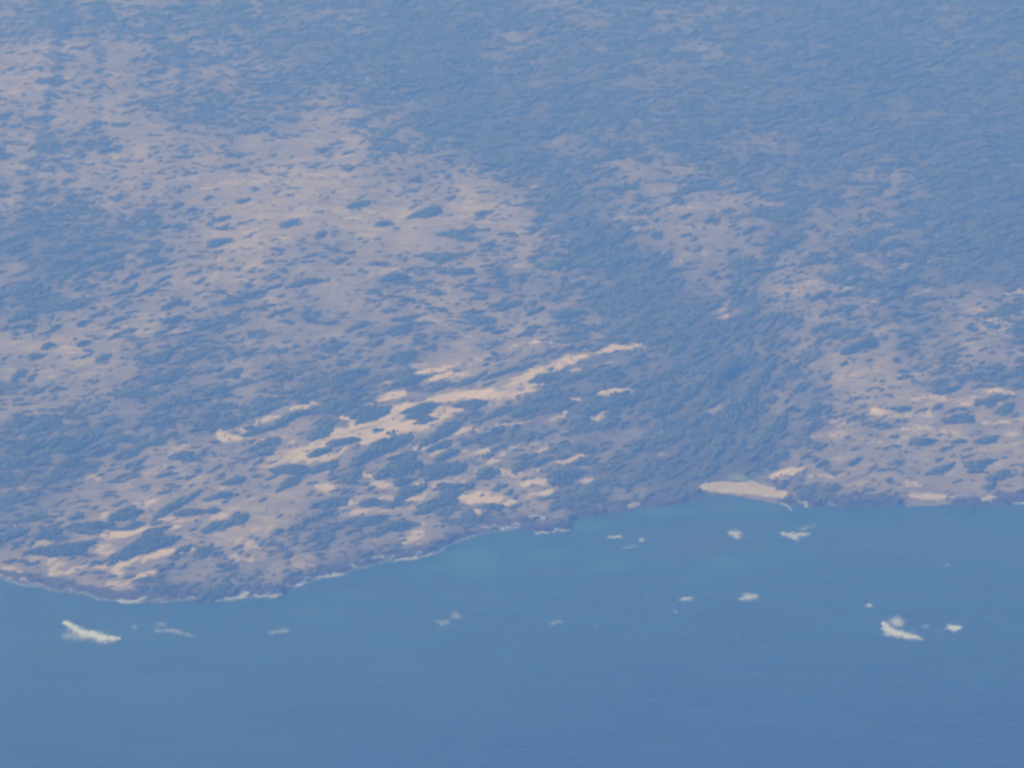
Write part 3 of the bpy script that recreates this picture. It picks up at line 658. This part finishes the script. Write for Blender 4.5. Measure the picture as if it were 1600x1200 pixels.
W([(103,974,3),(115,982,5),(130,990,6),(145,993,6),(160,998,7),(178,999,3.5),(186,1000,1.5)], 'largest white breaker, a fin shaped wave at the lower left', h=1.8)
foam([(99,996,4),(110,994,8),(128,997,5)], 'breaking_wave', 'pale foam flaring behind the fin shaped breaker', GW, thin_m)
W([(1381,975,2.5),(1387,984,5),(1393,988,6),(1405,991,5),(1420,995,5),(1430,996,3)], 'bright slanting breaker at the lower right', h=1.6)
W([(1401,972,7.5)], 'round puff of foam just above the slanting right breaker', mid_m, h=1.0)
W([(1437,998,2.5)], 'tiny foam dot at the tail of the slanting right breaker', mid_m)
W([(1485,980,3),(1491,982,5),(1499,981,2)], 'small triangular whitecap near the right edge', h=1.0)
W([(1446,979,3)], 'tiny whitecap left of the triangular one', thin_m)
W([(1158,936,3),(1168,933,6.5),(1180,933,4)], 'rounded pale breaker midway out on the right', mid_m, h=1.0)
W([(1143,833,4),(1150,835,6),(1152,840,3)], 'small pale breaker off the long beach', mid_m)
W([(1222,834,1.5),(1240,838,6),(1246,843,3),(1240,837,4),(1267,834,1.2)], 'broad triangular breaker off the long beach', mid_m)
W([(1250,826,2),(1274,823,1.2)], 'thin foam streak above the broad triangular breaker', thin_m)
W([(425,989,3),(440,987,4.5),(447,986,4)], 'lone small whitecap out from the left shore', thin_m)
W([(712,962,5.5),(718,964,3)], 'small whitecap low in the middle of the sea', thin_m)
W([(700,972,2.5),(690,976,3),(682,971,2)], 'faint foam tail left of the middle whitecap', thin_m)
W([(1064,937,2),(1078,936,2.8)], 'short flat whitecap left of the rounded breaker', mid_m)
W([(1054,955,1.8)], 'tiny foam dot below the short flat whitecap', mid_m)
W([(862,974,2),(874,972,2.2)], 'faint whitecap right of the middle one', thin_m)
W([(934,980,1.6)], 'faint foam dot right of the middle of the sea', thin_m)
W([(954,839,2.2),(968,838,2.2)], 'pair of tiny whitecaps off the dark scrub slope', mid_m)
W([(1002,844,2.6)], 'bright foam dot right of the paired tiny whitecaps', mid_m)
W([(975,857,1.6),(992,854,2.2)], 'faint foam curl below the bright foam dot', thin_m)
W([(251,976,4.2)], 'small whitecap right of the largest breaker', thin_m)
W([(212,980,3)], 'faint foam fleck beside the largest breaker', thin_m)
W([(245,987,3),(272,986,2.5),(300,994,2)], 'faint foam trail right of the largest breaker', thin_m)
W([(1357,946,2.2)], 'tiny bright foam dot above the slanting right breaker', mid_m)
W([(1480,884,2.6)], 'tiny whitecap off the right hand shore', thin_m)
def S(p, l, m=foam_m): foam(p, 'surf', l, GS, m, 0.5, 'surf')
S([(182,939,1.5),(195,941,3),(215,939,2.5),(229,938,1.8)], 'bright surf streak on the left shore', mid_m)
S([(232,938,1.2),(262,942,1.5)], 'faint surf just right of the bright left streak', thin_m)
S([(0,903,2.5),(30,912,2.5),(60,917,2),(90,923,2),(118,925,2.5),(150,934,1.5)], 'faint surf at the far left shore', thin_m)
S([(295,935,2),(318,933,2.5)], 'short pale surf between the bright left streaks', mid_m)
S([(331,937,2.5),(350,936,2.2),(370,934,3),(385,930,3)], 'bright surf below the left headland', mid_m)
S([(399,931,2.2),(425,931,3.2),(437,928,2)], 'bright surf at the headland corner', mid_m)
S([(437,927,1.3),(455,918,1.5),(475,911,2),(483,904,1.4),(510,900,2),(534,897,2.2)], 'long thin surf line right of the headland corner', mid_m)
S([(545,888,1.5),(556,885,2),(566,881,1.6)], 'short surf dash on the rising shoreline', mid_m)
S([(588,875,1.6),(600,875,1.8),(640,873,1.6),(655,869,2.4),(668,868,1.6),(679,862,1.8)], 'broken surf line below the brown shore', mid_m)
S([(755,828,1.2),(775,825,1.4),(785,827,2),(800,823,1.6),(812,823,1.2)], 'pale surf below the star shaped sand patch', mid_m)
S([(827,810,0.9),(842,812,1.6),(852,815,1)], 'thin bright streak on the rocks right of centre', mid_m)
S([(838,833,1.4),(858,831,1.2),(878,829,1.6),(888,828,2)], 'surf round the rocky point', mid_m)
S([(925,794,1.2),(945,797,1.5),(960,796,1.2)], 'pale surf left of the tiny beach', thin_m)
S([(1218,786,1),(1228,789,1.5),(1235,797,1)], 'thin surf at the right end of the long beach', mid_m)
S([(1249,786,1),(1262,792,1.2)], 'thin surf dash among rocks right of the long beach', mid_m)
S([(1290,787,1),(1310,790,1)], 'faint surf before the dark rocks', thin_m)
S([(1464,776,1),(1475,778,1.5),(1487,781,1)], 'bright surf beside the smaller right beach', mid_m)
S([(1500,779,1),(1528,779,1.2)], 'faint surf between the two right beaches', thin_m)
S([(1585,786,1.2),(1600,786,1.4)], 'pale surf at the right edge', mid_m)

S([(p_[0], p_[1] + 1.5, 0.9) for p_ in coast_px[3:23]], 'thin unbroken wash along the whole left shore', thin_m)

# ------------------------------------------------------------------ rocks along the waterline
rocks = [(1238,778,5,'beside the right end of the long beach'),(1250,782,6,'just right of the long beach'),(1262,779,4,'inland of the thin surf dash'),(1274,783,7,'right of the thin surf dash'),(1290,779,6,'first large one east of the surf dash'),
 (1305,783,5,'before the faint surf'),(1320,778,7,'above the faint surf'),(1334,783,5,'between the two bays, seaward'),(1348,779,7,'midway between the beaches'),(1363,784,5,'midway between the beaches, seaward side'),
 (1378,780,6,'left of the smaller beach'),(1392,784,6,'nearer to the smaller beach'),(1404,780,5,'touching the smaller beach'),(1500,784,6,'right of the smaller beach'),(1516,787,6,'between the smaller and tiny right beaches'),
 (1572,782,6,'right of the tiny right beach'),(1590,780,6,'at the right edge shore'),(926,800,5,'left of the tiny middle beach'),(945,796,5,'beside the tiny middle beach'),(1025,787,5,'right of the tiny middle beach'),
 (1045,785,5,'on the low shore before the bay'),(880,818,7,'on top of the rocky point'),(858,822,7,'inland side of the rocky point'),(835,824,6,'left side of the rocky point'),(700,843,7,'on the brown shore bend'),
 (668,856,7,'below the brown shore'),(560,880,6,'above the short surf dash'),(440,918,7,'above the headland corner'),(400,924,7,'above the bright headland surf'),(340,930,7,'left under the headland'),(290,930,7,'on the left shore between surf streaks'),(200,932,7,'above the bright left surf streak')]
for k, (px_, py_, r_, l_) in enumerate(rocks):
    r_ *= 1.35; x0, y0, z0 = place(px_, py_); x0 = float(x0); y0 = float(y0); z0 = float(z0)
    rr = np.random.RandomState(300 + k); n = 6
    V, Fc = lumps(TPL, rr.uniform(-1, 1, n) * r_ * 0.9, rr.uniform(-1, 1, n) * r_ * 0.8, np.zeros(n) - 0.6, r_ * rr.uniform(0.3, 0.7, n), r_ * rr.uniform(0.25, 0.5, n), rr.uniform(0, 3, n), rr.uniform(1.8, 5.0, n), rr)
    o = link('shore_rock', mesh_np('shore_rock', V, Fc, rm, False), loc=(x0, y0, z0))
    tag(o, 'dark reddish rock ' + l_, 'rock', 'dark rocks along the waterline')

# ------------------------------------------------------------------ haze
bpy.ops.mesh.primitive_cube_add(size=1)
hz_ = bpy.context.object; hz_.name = 'haze'
zb, zt = float(Z.min()) - 1.0, CAM_H + 15.0
hz_.scale = (80100, 70100, zt - zb); hz_.location = (0, 15000, (zt + zb) / 2)
hm = bpy.data.materials.new('haze_air'); hm.use_nodes = True
n = hm.node_tree.nodes; n.clear(); out = n.new('ShaderNodeOutputMaterial'); pv = n.new('ShaderNodeVolumePrincipled')
pv.inputs['Color'].default_value = (0.135, 0.33, 1.0, 1)
pv.inputs['Absorption Color'].default_value = (1, 1, 1, 1)
pv.inputs['Density'].default_value = 2.1e-4
pv.inputs['Anisotropy'].default_value = 0.0
hm.node_tree.links.new(pv.outputs[0], out.inputs['Volume'])
hz_.data.materials.append(hm)
tag(hz_, 'blue haze in the air over sea and land', 'haze', kind='stuff')
